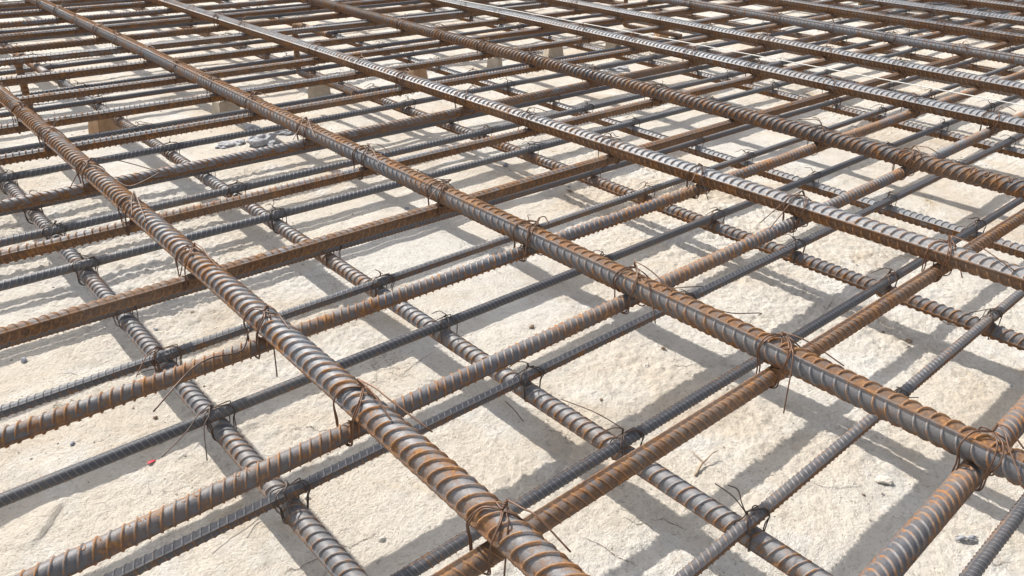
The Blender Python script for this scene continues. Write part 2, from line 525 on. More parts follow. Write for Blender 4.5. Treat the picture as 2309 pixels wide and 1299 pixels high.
# fitted axes (offset, slope) in metres
TAf = [(0.2301, 0.0089), (0.5335, -0.0012), (0.8400, -0.0210), (1.1152, 0.0058), (1.4305, -0.0021), (1.7105, -0.0003), (1.995, 0.0180)]
BAf = {0: (0.2309, 0.0048), 1: (0.5369, -0.0028), 3: (1.1166, -0.0050), 4: (1.4328, 0.0017), 6: (2.0075, 0.0160), 7: (2.3023, 0.0128)}
TBf = [(0.0916, 0.0136), (0.2610, -0.0098), (0.4082, 0.0084), (0.5567, -0.0052), (0.7070, -0.0049), (0.8693, -0.0035), (1.0170, 0.0005), (1.1883, -0.0072), (1.3297, -0.0010), (1.4856, -0.0073), (1.6378, -0.0066), (1.8041, -0.0240), (1.9114, 0.0030), (2.0463, 0.0133)]
BBf = {0: (0.0877, 0.0058), 1: (0.2453, 0.0082), 2: (0.4019, -0.0055), 3: (0.5511, -0.0035), 4: (0.7075, -0.0059), 5: (0.8529, -0.0018), 6: (0.9982, -0.0139), 7: (1.1577, 0.0002), 8: (1.3089, 0.0001), 9: (1.4400, -0.0110), 10: (1.6047, -0.0052), 11: (1.7651, -0.0097), 12: (1.9000, 0.004), 13: (2.0337, 0.0142), 14: (2.1759, 0.0232), 16: (2.4468, 0.0282)}


def fill(f, n, step, last):
    out = []
    for k in range(n):
        v = f.get(k) if isinstance(f, dict) else (f[k] if k < len(f) else None)
        if v is None:
            prev = out[-1][0]
            v = (prev + step * (1 + .03 * math.sin(k * 2.7)), last * math.sin(k * 1.9))
        out.append(v)
    return out


ord_ = lambda n: '%d%s' % (n, 'th' if 10 < n % 100 < 14 else {1: 'st', 2: 'nd', 3: 'rd'}.get(n % 10, 'th'))
TAL = fill(TAf, 15, .2965, .006)
BAL = fill(BAf, 17, .2965, .006)
TBL = fill(TBf, 23, .1500, .008)
BBL = fill(BBf, 25, .1500, .008)

# per-bar look: (rust, brightness, orange), roll of the seam in degrees
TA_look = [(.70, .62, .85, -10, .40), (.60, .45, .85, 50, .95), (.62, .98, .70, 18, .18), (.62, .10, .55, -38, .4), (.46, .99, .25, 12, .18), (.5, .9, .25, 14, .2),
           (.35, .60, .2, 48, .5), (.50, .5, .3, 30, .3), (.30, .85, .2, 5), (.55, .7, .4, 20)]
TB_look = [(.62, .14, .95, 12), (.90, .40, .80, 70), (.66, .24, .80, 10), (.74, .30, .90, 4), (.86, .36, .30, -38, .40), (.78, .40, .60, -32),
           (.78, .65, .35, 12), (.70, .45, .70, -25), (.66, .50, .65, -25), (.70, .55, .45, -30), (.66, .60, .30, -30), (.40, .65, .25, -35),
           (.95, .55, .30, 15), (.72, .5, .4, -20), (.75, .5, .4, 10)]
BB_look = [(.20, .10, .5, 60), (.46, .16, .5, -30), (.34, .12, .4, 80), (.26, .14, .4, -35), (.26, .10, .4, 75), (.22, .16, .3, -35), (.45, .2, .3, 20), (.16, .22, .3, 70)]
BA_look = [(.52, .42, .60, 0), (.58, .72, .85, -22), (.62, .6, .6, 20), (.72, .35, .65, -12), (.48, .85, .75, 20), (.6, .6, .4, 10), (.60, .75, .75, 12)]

look_words_TA = ['silver scaled with yellow orange rust patches', 'grey with orange rust along its raised seam', 'pale silver above a brown lower edge', 'dark brown black with glossy curved ribs',
                 'bright silver with closely spaced ribs', 'silver grey with brown lower half']


def bar(name, me, along_y, off, slope, z, roll, look, length, centre):
    o = obj(name, me)
    if along_y:
        a = math.atan2(1, slope); loc = (off + slope * centre, centre, z)
    else:
        a = math.atan2(slope, 1); loc = (centre, off + slope * centre, z)
    o.rotation_mode = 'XYZ'
    o.matrix_world = Matrix.Translation(loc) @ Matrix.Rotation(a, 4, 'Z') @ Matrix.Rotation(math.radians(roll), 4, 'X')
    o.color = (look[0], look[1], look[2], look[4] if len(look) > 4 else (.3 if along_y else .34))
    return o


bars = {'TA': [], 'TB': [], 'BA': [], 'BB': []}
CY = 2.15    # bars along Y run from -0.35 to 4.65
for k, (o_, s_) in enumerate(TAL):
    L_ = TA_look[k] if k < len(TA_look) else (.35 + .3 * rng.random(), .6 + .3 * rng.random(), .3, -10 + 50 * rng.random())
    o = bar('thick_reinforcing_bar', M_TA[k % 2], True, o_, s_, ZTA, L_[3], L_, LA, CY)
    wd = look_words_TA[k] if k < 6 else 'grey brown'
    tag(o, '%s top bar from the left, %s' % (ord_(k + 1), wd), 'steel bar', 'thick bars of the top mat')
    bars['TA'].append(o)
for k, (o_, s_) in enumerate(BAL):
    L_ = BA_look[k] if k < len(BA_look) else (.4 + .3 * rng.random(), .5 + .3 * rng.random(), .4, 190 + 30 * rng.random())
    o = bar('thick_reinforcing_bar', M_BA[k % 2], True, o_, s_, ZBA, L_[3], L_, LA, CY)
    tag(o, 'thick ribbed bar near the ground, beneath the %s top bar from the left' % ord_(k + 1) if k < 15 else 'thick ribbed bar near the ground, %s of its row from the left' % ord_(k + 1), 'steel bar', 'thick bars of the bottom mat')
    bars['BA'].append(o)
CX = 2.6
for k, (o_, s_) in enumerate(TBL):
    L_ = TB_look[k] if k < len(TB_look) else (.6 + .3 * rng.random(), .4 + .3 * rng.random(), .4, -30 + 40 * rng.random())
    me = M_TB[1] if k in (1, 4, 6, 12) else M_TB[0]
    o = bar('reinforcing_crossbar', me, False, o_, s_, ZTB, L_[3], L_, LB, CX + .003 * k)
    tag(o, 'rusty crossbar tied under the top bars, %s one up from the bottom of the picture' % ord_(k + 1), 'steel bar', 'rusty crossbars of the top mat')
    bars['TB'].append(o)
for k, (o_, s_) in enumerate(BBL):
    L_ = BB_look[k] if k < len(BB_look) else (.15 + .2 * rng.random(), .12 + .12 * rng.random(), .3, 90 * rng.random())
    o = bar('reinforcing_crossbar', M_BB[(k + 1) % 2 if k < 8 else k % 2], False, o_, s_, ZBB, L_[3], L_, LB, CX + .005 * k)
    tag(o, 'thin dark crossbar of the lower mat, %s one up from the bottom of the picture' % ord_(k + 1), 'steel bar', 'thin dark crossbars of the bottom mat')
    bars['BB'].append(o)


# rolled marks: raised strokes wrapped round the bar
GLYPH = {
    'S': [[(.9, .85), (.5, 1), (.1, .8), (.3, .55), (.75, .42), (.9, .2), (.5, 0), (.1, .12)]],
    'D': [[(.1, 0), (.1, 1), (.55, .95), (.9, .6), (.85, .25), (.5, 0), (.1, 0)]],
    '4': [[(.7, 0), (.7, 1), (.1, .35), (.95, .35)]],
    '0': [[(.5, 0), (.12, .3), (.12, .7), (.5, 1), (.88, .7), (.88, .3), (.5, 0)]],
    'T': [[(.05, 1), (.95, 1)], [(.5, 1), (.5, 0)]],
    '2': [[(.1, .8), (.4, 1), (.85, .85), (.75, .5), (.1, 0), (.9, 0)]],
    # Thai letters of the rolled mark
    'bo': [[(.25, .95), (.1, .85), (.2, .75), (.25, .95), (.25, 0), (.85, 0), (.85, 1)]],
    'lo': [[(.15, .15), (.35, .05), (.4, .3), (.2, .35), (.15, .8), (.5, 1), (.85, .8), (.85, 0)], [(.4, .45), (.85, .5)]],
    'ko': [[(.2, 0), (.2, .65), (.1, .75), (.5, 1), (.85, .75), (.85, 0)]],
    'so': [[(.15, .15), (.35, .05), (.4, .3), (.2, .35), (.15, .8), (.5, .95), (.85, .7), (.85, 0)], [(.7, .85), (.98, 1.15)]],
}


def rolled_marks(barobj, R0, items, size, world_roll_deg):
    """items: (glyph, world point near the bar); strokes are laid on the bar surface at the given world-side angle"""
    inv = barobj.matrix_world.inverted()
    for g, P in items:
        lp = inv @ Vector(P)
        s0 = lp.x
        # angle of the mark round the bar, measured in the bar's own frame
        M3 = barobj.matrix_world.to_3x3()
        ax = (M3 @ Vector((1, 0, 0))).normalized()
        side = Vector((0, 0, 1)).cross(ax).normalized()      # horizontal, left of the axis
        wr = math.radians(world_roll_deg)
        dirw = Vector((0, 0, 1)) * math.cos(wr) + side * math.sin(wr)
        dl = (M3.inverted() @ dirw)
        th0 = math.atan2(dl.z, dl.y)
        up2 = (M3.inverted() @ (side))
        sgn = 1 if math.sin(math.atan2(up2.z, up2.y) - th0) > 0 else -1
        parts = []
        for st in GLYPH[g]:
            st = smooth_path(st, 3)
            pts = []
            for (x, y) in st:
                th = th0 + sgn * (y - .5) * size * 1.15 / R0
                pts.append((s0 + (x - .5) * size * .85, (R0 + .0003) * math.cos(th), (R0 + .0003) * math.sin(th)))
            parts.append(tube(pts, size * .085, 6))
        V, F = join(parts)
        o = obj('raised_letter', mesh_np('raised_letter', V, F, STEEL, True, {'rib': np.ones(len(V))}), barobj)
        o.color = barobj.color


bpy.context.view_layer.update()
# crossbar 3: letters sit between the ribs, one to a gap
marks = [('bo', 183, 1244), ('lo', 217, 1228), ('ko', 285, 1200), ('so', 318, 1182), ('S', 413, 1139), ('D', 444, 1124), ('4', 500, 1099), ('0', 532, 1083), ('T', 559, 1073)]
rolled_marks(bars['TB'][2], RTB, [(g, at(x, y, ZTB)) for g, x, y in marks], .0062, 25)
marks = [('bo', 2207, 390), ('lo', 2235, 398), ('ko', 2260, 406), ('so', 2286, 413)]
rolled_marks(bars['TA'][3], RA, [(g, at(x, y, ZTA)) for g, x, y in marks], .0080, 20)
marks = [('2', 1212, 138), ('0', 1222, 141), ('S', 1254, 150), ('D', 1264, 153), ('4', 1288, 160), ('0', 1299, 163)]
rolled_marks(bars['TA'][3], RA, [(g, at(x, y, ZTA)) for g, x, y in marks], .0072, 20)

# ------------------------------------------------------------------ wire ties
WR = .00060


def tie_parts(R, rr, seed, tails=None, hero=False, dbl=True, tight=.55):
    """saddle tie; upper bar runs along local Y (radius R) over a lower bar along X (radius rr). Returns loop, twist, tails point tubes"""
    rg = np.random.default_rng(seed)
    j = lambda s=.0008: rg.normal(0, s, 3)
    top = R + WR * 1.6
    zb = -(R + 2 * rr) - WR * 1.6
    knot = np.array([rg.uniform(-.2, .7) * R, rg.uniform(-.5, .5) * rr, top + .0012])
    seg = 6 if hero else 5
    sd = 8 if hero else 5
    loops = []
    ex = R + WR * 1.5
    for sx in (-1, 1):
        for d_ in range(2 if (dbl and sx == -1) else 1):
            o_ = (d_ - .5) * WR * 2.3 if dbl else 0
            ey = rr + WR * 1.6 + abs(o_)
            sp = 1.0 + rg.uniform(.0, .9) * tight
            P = [knot + np.array([0, -.0006, 0]),
                 (sx * R * .45, -ey * sp * .75, top * .93 + .001),
                 (sx * (ex + .0004), -ey * sp, R * .25),
                 (sx * (ex + rg.uniform(0, .002)), -ey * 1.05, -R * .9),
                 (sx * (ex + rg.uniform(.0003, .0022) * tight), -ey * .9, zb + rr * .5),
                 (sx * (ex + rg.uniform(.0003, .0022) * tight), 0, zb - rg.uniform(0, .0008)),
                 (sx * (ex + rg.uniform(.0003, .0022) * tight), ey * .9, zb + rr * .5),
                 (sx * (ex + rg.uniform(0, .002)), ey * 1.05, -R * .9),
                 (sx * (ex + .0004), ey * sp, R * .25),
                 (sx * R * .45, ey * sp * .75, top * .93 + .001),
                 knot + np.array([0, .0006, 0])]
            P = np.array([np.asarray(p, float) for p in P])
            P[1:-1] += rg.normal(0, .0004, P[1:-1].shape)
            P[:, 1] += o_
            loops.append(tube(smooth_path(P, seg), WR, sd))
    # twisted stub
    dirk = np.array([rg.uniform(-.6, .8), rg.uniform(-1, 1), rg.uniform(.15, .9)])
    dirk /= np.linalg.norm(dirk)
    a1 = np.cross(dirk, [0, 0, 1.]); a1 /= np.linalg.norm(a1); a2 = np.cross(dirk, a1)
    tl = rg.uniform(.004, .008)
    tw = []
    t = np.linspace(0, 1, 18 if hero else 9)
    for ph in (0, np.pi):
        an = t * 2 * np.pi * 2.2 + ph
        tw.append(tube(knot + dirk * (t * tl)[:, None] + WR * 1.05 * (np.cos(an)[:, None] * a1 + np.sin(an)[:, None] * a2), WR, sd))
    end = knot + dirk * tl
    tt = []
    if tails is None:
        tails = []
        for q in range(2):
            ang = rg.uniform(0, 6.28); ln = rg.uniform(.012, .034)
            tails.append(end + np.array([math.cos(ang) * ln, math.sin(ang) * ln, rg.uniform(-.5, .25) * ln]))
    for e in tails:
        e = np.asarray(e, float)
        mid = (end + e) / 2 + rg.normal(0, .0022, 3) + np.array([0, 0, .003])
        if mid[2] < top and abs(mid[0]) < R * 1.4: mid[2] = top + .001
        q1 = end * .75 + e * .25 + np.array([0, 0, .003])
        tt.append(tube(smooth_path(np.array([end, q1, mid, e]), seg), WR * .95, sd))
    return loops, tw, tt


# generic variants shared by the many ordinary ties
var_T, var_B, far_T, far_B = [], [], [], []
for s_ in range(9):
    l_, t_, e_ = tie_parts(RA + .0010, RTB + .0008, 100 + s_, dbl=s_ % 3 > 0)
    var_T.append((mesh_np('tie_loop', *join(l_), WIRE), mesh_np('tie_twist', *join(t_), WIRE), [mesh_np('tie_tail', *q, WIRE) for q in e_], mesh_np('wire_tie', *join(l_ + t_ + e_), WIRE)))
    l_, t_, e_ = tie_parts(RBB + .0006, RBA + .0010, 200 + s_, dbl=s_ % 2 > 0)
    var_B.append((mesh_np('tie_loop', *join(l_), WIRE), mesh_np('tie_twist', *join(t_), WIRE), [mesh_np('tie_tail', *q, WIRE) for q in e_], mesh_np('wire_tie', *join(l_ + t_ + e_), WIRE)))

# ties with their own long ends: (mat, long bar, crossbar) -> photo pixels and heights of the wire ends
HERO = {
    ('T', 0, 0 + 1): [(1287, 1245, ZTA + .012), (1137, 1299, ZTA - .012)],
    ('T', 0, 2): [(975, 974, ZTA + .010), (885, 952, ZTA + .012)],
    ('T', 0, 3): [(625, 850, ZTA - .030), (655, 745, ZTA + .012)],
    ('T', 0, 4): [(528, 637, ZTA + .004), (403, 640, ZTA - .022)],
    ('T', 0, 5): [(330, 502, ZTA + .010), (297, 490, ZTA + .010)],
    ('T', 0, 6): [(362, 388, ZTA - .012), (157, 425, ZTA - .012)],
    ('T', 1, 1): [(1903, 825, ZTA + .010), (1767, 932, ZTA - .024)],
    ('T', 1, 2): [(1478, 730, ZTA - .014), (1530, 672, ZTA + .008)],
    ('T', 1, 3): [(1238, 505, ZTA + .014), (1182, 590, ZTA - .018)],
    ('T', 1, 4): [(940, 427, ZTA + .012), (965, 452, ZTA + .002)],
    ('T', 1, 5): [(884, 348, ZTA + .012), (858, 374, ZTA + .008)],
    ('T', 1, 6): [(661, 315, ZTA + .000), (712, 313, ZTA + .006)],
    ('T', 1, 0): [(2309, 1012, ZTA + .012), (2305, 1085, ZTA + .004)],
    ('T', 2, 1): [(2170, 627, ZTA - .012), (2290, 612, ZTA + .010)],
    ('T', 2, 2): [(1713, 503, ZTA + .004), (1732, 520, ZTA - .014)],
    ('T', 3, 2): [(2096, 388, ZTA - .006), (2132, 358, ZTA + .012)],
    ('T', 2, 3): [(1597, 452, ZTA - .016), (1550, 428, ZTA - .006)],
    ('B', 1, 1): [(1612, 1090, ZBB + .028), (1641, 1094, ZBB + .030)],
    ('B', 1, 2): [(1265, 900, ZBB + .016), (1350, 978, ZBB + .016)],
    ('B', 1, 3): [(1148, 828, ZBB + .010), (1195, 850, ZBB + .010)],
    ('B', 0, 4): [(365, 1031, ZBB + .000), (467, 1038, ZBB - .014)],
    ('B', 0, 3): [(662, 1150, ZBB - .002), (655, 1162, ZBB - .004)],
    ('B', 0, 5): [(307, 850, ZBB + .000), (352, 845, ZBB - .014)],
    ('B', 3, 1): [(2135, 732, ZBB - .01), (2215, 716, ZBB + .006)],
}


def cross(A, B):
    (a, sa), (b_, sb) = A, B          # x = a + sa*y ; y = b + sb*x
    y = (b_ + sb * a) / (1 - sa * sb)
    return a + sa * y, y


cand = []
for kind, LA_, LB_, zU in (('T', TAL, TBL, ZTA), ('B', BAL, BBL, ZBB)):
    for i, A in enumerate(LA_):
        for jx, B in enumerate(LB_):
            x, y = cross(A, B)
            if y > 4.6: continue
            pr = proj((x, y, zU))
            if pr is None: continue
            px, py, dep = pr
            if not (-25 < px < W0 + 25 and -12 < py < H0 + 40): continue
            cand.append((dep, kind, i, jx, x, y))
cand.sort()
shown = []
for dep, kind, i, jx, x, y in cand:
    if kind == 'B' and jx in (6, 9) and i in (0, 2) and dep > 1.5: pass
    if kind == 'T' and dep > 1.2 and (i * 7 + jx * 3) % 11 == 0: continue     # a few crossings are untied
    if kind == 'B' and dep > 2.6 and (i + jx) % 2: continue
    shown.append((dep, kind, i, jx, x, y))
tie_objs = 0
overflow = []
names_T = ['the yellow rusted 1st top bar', 'the orange seamed 2nd top bar', 'the pale 3rd top bar', 'the dark brown 4th top bar', 'the bright silver 5th top bar', 'the grey 6th top bar']
for q, (dep, kind, i, jx, x, y) in enumerate(shown):
    zU = ZTA if kind == 'T' else ZBB
    v = (i * 5 + jx * 7 + (3 if kind == 'B' else 0)) % 9
    key = (kind, i, jx)
    rot = 0.0 if kind == 'T' else math.pi / 2
    rotz = Matrix.Rotation(rot + random.uniform(-.12, .12), 4, 'Z')
    if kind == 'T' and random.random() < .35: rotz = rotz @ Matrix.Rotation(math.pi, 4, 'Z')
    col = (min(1, max(0, random.gauss(.62 if kind == 'T' else .12, .22))), 0, 0, 1)
    if kind == 'T':
        lab = 'tie wire over %s top bar where it crosses rusty crossbar %d from the bottom' % (ord_(i + 1), jx + 1)
        grp = 'wire ties on the top mat'
    else:
        lab = 'dark tie wire where thin crossbar %d from bottom crosses low bar %d from left' % (jx + 1, i + 1)
        grp = 'wire ties on the bottom mat'
    if q >= 300:
        overflow.append((kind, v, x, y, zU, rotz)); continue
    if key in HERO or dep < 1.35:
        base = empty('wire_tie', (x, y, zU))
        if key in HERO:
            rotz = Matrix.Rotation(rot, 4, 'Z')
            inv = (Matrix.Translation((x, y, zU)) @ rotz).inverted()
            tl = [np.array(inv @ Vector(at(px, py, z_))) for px, py, z_ in HERO[key]]
            a_ = (RA + .0010, RTB + .0008) if kind == 'T' else (RBB + .0006, RBA + .0010)
            l_, t_, e_ = tie_parts(a_[0], a_[1], 300 + i * 13 + jx, tl, True)
            ms = (mesh_np('tie_loop', *join(l_), WIRE), mesh_np('tie_twist', *join(t_), WIRE), [mesh_np('tie_tail', *qq, WIRE) for qq in e_])
        else:
            ms = (var_T if kind == 'T' else var_B)[v][:3]
        base.matrix_world = Matrix.Translation((x, y, zU)) @ rotz
        for nm, me in [('loop', ms[0]), ('twisted_knot', ms[1])] + [('wire_end', m_) for m_ in ms[2]]:
            c_ = obj(nm, me, base); c_.color = col
        tag(base, lab, 'wire tie', grp)
    else:
        me = (var_T if kind == 'T' else var_B)[v][3]
        o = obj('wire_tie', me)
        o.matrix_world = Matrix.Translation((x, y, zU)) @ rotz
        o.color = col
        tag(o, lab, 'wire tie', grp)
    tie_objs += 1
if overflow:
    prt = []
    for kind, v, x, y, zU, rotz in overflow:
        me = (var_T if kind == 'T' else var_B)[v][3]
        co = np.empty(len(me.vertices) * 3, np.float32); me.vertices.foreach_get('co', co)
        vi = np.empty(len(me.loops), np.int32); me.loops.foreach_get('vertex_index', vi)
        M_ = np.array(Matrix.Translation((x, y, zU)) @ rotz)
        V = co.reshape(-1, 3) @ M_[:3, :3].T + M_[:3, 3]
        prt.append((V, vi.reshape(-1, 4)))
    V, F = join(prt)
    o = obj('distant_wire_ties', mesh_np('distant_wire_ties', V, F, WIRE))
    o.color = (.3, 0, 0, 1)
    tag(o, 'small dark wire ties on the farthest crossings of the mats', 'wire ties', kind='stuff')
print('ties', tie_objs, 'overflow', len(overflow))

# ------------------------------------------------------------------ concrete spacer blocks
BLOCK = flat_mat('spacer_concrete', (0.36, 0.30, 0.23), (0.50, 0.44, 0.36), 35, .9, .001)
BLOCKT = flat_mat('spacer_mortar_tan', (0.34, 0.20, 0.11), (0.48, 0.33, 0.20), 35, .9, .001)


def block_mesh(seed, w_=.052, d_=.042, h_=.050):
    rg = np.random.default_rng(seed)
    import bmesh
    bm = bmesh.new()
    bmesh.ops.create_cube(bm, size=1)
    for v in bm.verts:
        tp = .82 if v.co.z > 0 else 1.0
        v.co = Vector((v.co.x * w_ * tp, v.co.y * d_ * tp, (v.co.z + .5) * h_))
    bmesh.ops.bevel(bm, geom=list(bm.edges), offset=.0022, segments=2, affect='EDGES')
    bmesh.ops.subdivide_edges(bm, edges=list(bm.edges), cuts=3, use_grid_fill=True)
    for v in bm.verts:
        nse = mnoise.noise_vector(v.co * 60 + Vector((seed * 3.3, 0, 0))) * .0012 + mnoise.noise_vector(v.co * 200 + Vector((seed, 0, 0))) * .0005
        v.co += nse
    me = bpy.data.meshes.new('spacer_block'); bm.to_mesh(me); bm.free()
    for p in me.polygons: p.use_smooth = False
    return me



bx = [BAL[k][0] + BAL[k][1] * 2.02 for k in range(12)]
bl_lab = {1: 'tan', 2: 'tall grey', 3: 'grey', 4: 'small', 5: 'pale', 6: 'upright', 7: 'half hidden', 8: 'far brown', 9: 'far', 10: 'far', 11: 'far'}
for k in range(1, 10):
    me = block_mesh(k, w_=.058 + .012 * rng.random(), d_=.042 + .01 * rng.random(), h_=.0492)
    me.materials.append(BLOCKT if k in (1, 4, 8) else BLOCK)
    y_ = 2.02 + .02 * math.sin(k * 2.3)
    o = obj('spacer_block', me, None, (bx[k], y_, gz(bx[k], y_) - .0015))
    o.rotation_euler = (0, 0, math.radians([8, 22, 5, -30, 12, 40, -15, 20, 60, 5, 0, 12][k]))
    tag(o, '%s concrete spacer block under the low bar beneath the %s top bar' % (bl_lab[k], ord_(k + 1)), 'spacer block', 'concrete spacer blocks under the bottom mat')

# ------------------------------------------------------------------ rusty bar chairs between the mats
def ribbed_path(path, R0, pitch, rib):
    P = smooth_path(path, 8)
    seg = np.r_[0, np.cumsum(np.linalg.norm(np.diff(P, axis=0), axis=1))]
    s = np.arange(0, seg[-1], pitch / 4)
    Q = np.stack([np.interp(s, seg, P[:, k]) for k in range(3)], 1)
    rr_ = R0 + rib * np.tile([0, 0, 1, .9], len(Q) // 4 + 1)[:len(Q)]
    V, F = tube(Q, rr_, 12)
    return V, F, np.repeat((rr_ > R0).astype(float), 12)


for nme, x_, y_, sgnx, ends in (('leftmost', .370, 1.962, 0, (1.732, 1.70)), ('second', 1.014, 1.964, 0.01, (1.79, 1.70)), ('third', 2.32, 1.965, .02, (1.80, 1.72))):
    base = empty('bar_chair', (x_, y_, .088))
    zt, zb = .2205, .0925
    Pt = [(0, ends[0] - y_, zt - .088), (0, -.06, zt - .088), (0, -.018, zt - .0885), (0, -.004, zt - .096), (0, 0, zt - .118)]
    Pb = [(0, 0, .040), (0, -.003, .013), (sgnx * .3, -.018, .0055), (sgnx, -.07, .0045), (sgnx, ends[1] - y_, .0045)]
    for nm, pp in (('top_rail', Pt), ('leg', [(0, 0, zt - .118), (0, 0, .085), (0, 0, .040)]), ('foot', Pb)):
        V, F, rb = ribbed_path(np.array(pp, float), .0072, .010, .0010)
        o = obj(nm, mesh_np(nm, V, F, STEEL, True, {'rib': rb}), base); o.color = (1.0, .3, .30, 1)
    tag(base, 'rust brown bent steel chair propping up the top mat, %s of the three' % nme, 'bar chair', 'bent steel chairs between the mats')

# ------------------------------------------------------------------ string line
STR = flat_mat('pale_nylon', (0.62, 0.60, 0.55), (0.72, 0.70, 0.64), 300, .6, .0001)
p0, p1 = at(1000, -6, .272), at(2309, 238, .272)
d = (p1 - p0); p1 = p1 + d * .15; p0 = p0 - d * .3
t = np.linspace(0, 1, 60)[:, None]
P = p0 * (1 - t) + p1 * t
o = obj('string_line', mesh_np('string_line', *tube(P, .0009, 6), STR))
tag(o, 'taut pale string line stretched just above the 5th top bar', 'string')

# ------------------------------------------------------------------ debris
GREY = flat_mat('grey_stone', (0.14, 0.15, 0.17), (0.34, 0.35, 0.38), 60, .85, .001)
MORT = flat_mat('grey_mortar', (0.27, 0.275, 0.285), (0.44, 0.44, 0.45), 30, .9, .002)
BRN = flat_mat('brown_stone', (0.13, 0.09, 0.06), (0.30, 0.23, 0.16), 60, .85, .001)
CREAM = flat_mat('cream_chip', (0.42, 0.38, 0.33), (0.56, 0.52, 0.46), 60, .9, .001)


def rock_mesh(name, seed, r_, flat, mat, sub=3):
    import bmesh
    bm = bmesh.new()
    bmesh.ops.create_icosphere(bm, subdivisions=sub, radius=1)
    for v in bm.verts:
        p = v.co.copy()
        k = 1 + .42 * mnoise.noise(p * 1.1 + Vector((seed * 7.1, 0, 0))) + .20 * mnoise.noise(p * 2.7 + Vector((seed * 3.1, 5, 0)))
        c_ = mnoise.cell(p * 1.6 + Vector((seed, 0, 0)))
        k += .10 * c_
        v.co = Vector((p.x * k * r_, p.y * k * r_ * .8, p.z * k * r_ * flat))
    me = bpy.data.meshes.new(name); bm.to_mesh(me); bm.free()
    me.materials.append(mat)
    return me


stones = [(1140, 379, .0065, .8, GREY, 'blue grey pebble right of the 2nd top bar, below the 5th and 6th crossbars'),
          (57, 822, .0045, .8, GREY, 'small grey stone on bare screed at the left edge, beside the lowest left low bar'),
          (1199, 738, .0040, .7, BRN, 'brown stone chip on pale screed left of the 2nd top bar'),
          (352, 748, .0032, .7, GREY, 'tiny dark pebble between the lowest left low bar and the 1st top bar'),
          (435, 707, .0036, .5, BRN, 'flat brown chip beside the 1st top bar'),
          (352, 948, .0030, .7, BRN, 'round brown pebble left of the lowest left low bar'),
          (1332, 472, .0034, .7, BRN, 'brown pebble right of the low bar, between the 2nd and 3rd top bars'),
          (917, 473, .0048, .45, GREY, 'flat dark chip on shaded screed just left of the 2nd top bar'),
          (1286, 430, .0050, .45, BRN, 'crumbled brown clod between the 2nd and 3rd top bars'),
          (1283, 419, .0040, .5, GREY, 'grey chip just above the crumbled brown clod'),
          (693, 1124, .0036, .8, CREAM, 'pale round lump on screed below the 3rd rusty crossbar'),
          (862, 1216, .0034, .7, CREAM, 'cream lump on screed left of the lower 1st top bar'),
          (1495, 788, .0034, .6, BRN, 'rust brown flake on rough grey screed below the 2nd top bar'),
          (1457, 826, .0048, .6, CREAM, 'rounded pale stone in rough grey screed below the 2nd top bar'),
          (2049, 768, .0046, .6, BRN, 'dark brown stone at the right between 2nd and 3rd top bars'),
          (1993, 745, .0026, .6, BRN, 'tiny brown crumb above the dark brown stone at the right'),
          (1995, 1083, .0085, .35, CREAM, 'flat whitish mortar flake in the lower right bay'),
          (2280, 870, .0028, .6, GREY, 'dark crumb near the right edge beside the thin crossbar'),
          (2074, 80, .012, .45, BRN, 'brown stone far off at the upper right between two top bars'),
          (1355, 902, .0024, .7, BRN, 'tiny brown pebble in the bay between long low bar and dark crossbar'),
          (1948, 1115, .0018, .7, BRN, 'minute dark crumb in the lower right bay'),
          (165, 1005, .0030, .7, GREY, 'grey crumb beside the dark thin crossbar at far left'),
          (1150, 388, .0025, .6, GREY, 'small chip just beside the blue grey pebble')]
for k, (px, py, r_, fl, mt, lb) in enumerate(stones):
    p = at(px, py)
    o = obj('stone', rock_mesh('stone', k + 1, r_, fl, mt), None, (p[0], p[1], gz(p[0], p[1]) + r_ * fl * .45))
    o.rotation_euler = (0, 0, k * 1.7)
    tag(o, lb, 'stone')
# heap of broken grey mortar beneath the second top bar
lumps = [(590, 322, .034, .55, 'largest lump of the broken grey mortar left of the 2nd top bar'),
         (640, 300, .026, .35, 'flat slab of grey mortar touching the shadow of the 2nd top bar'),
         (615, 326, .016, .5, 'small pale lump at the front of the grey mortar heap'),
         (505, 330, .020, .35, 'low crumbly grey lump at the left end of the mortar heap'),
         (570, 290, .022, .30, 'thin bluish mortar flake behind the thin dark crossbar'),
         (540, 322, .015, .45, 'fist shaped grey crumb between the larger mortar lumps'),
         (665, 322, .012, .4, 'small grey lump at the right end of the mortar heap'),
         (1395, 158, .034, .35, 'far bluish grey mortar lump beside the 4th top bar'),
         (1358, 163, .022, .30, 'pale mortar crumbs left of the far bluish lump')]
for k, (px, py, r_, fl, lb) in enumerate(lumps):
    p = at(px, py)
    o = obj('mortar_lump', rock_mesh('mortar_lump', 40 + k, r_, fl, MORT, 4), None, (p[0], p[1], gz(p[0], p[1]) + r_ * fl * .35))
    o.rotation_euler = (0, 0, k * 2.1)
    tag(o, lb, 'mortar lump')

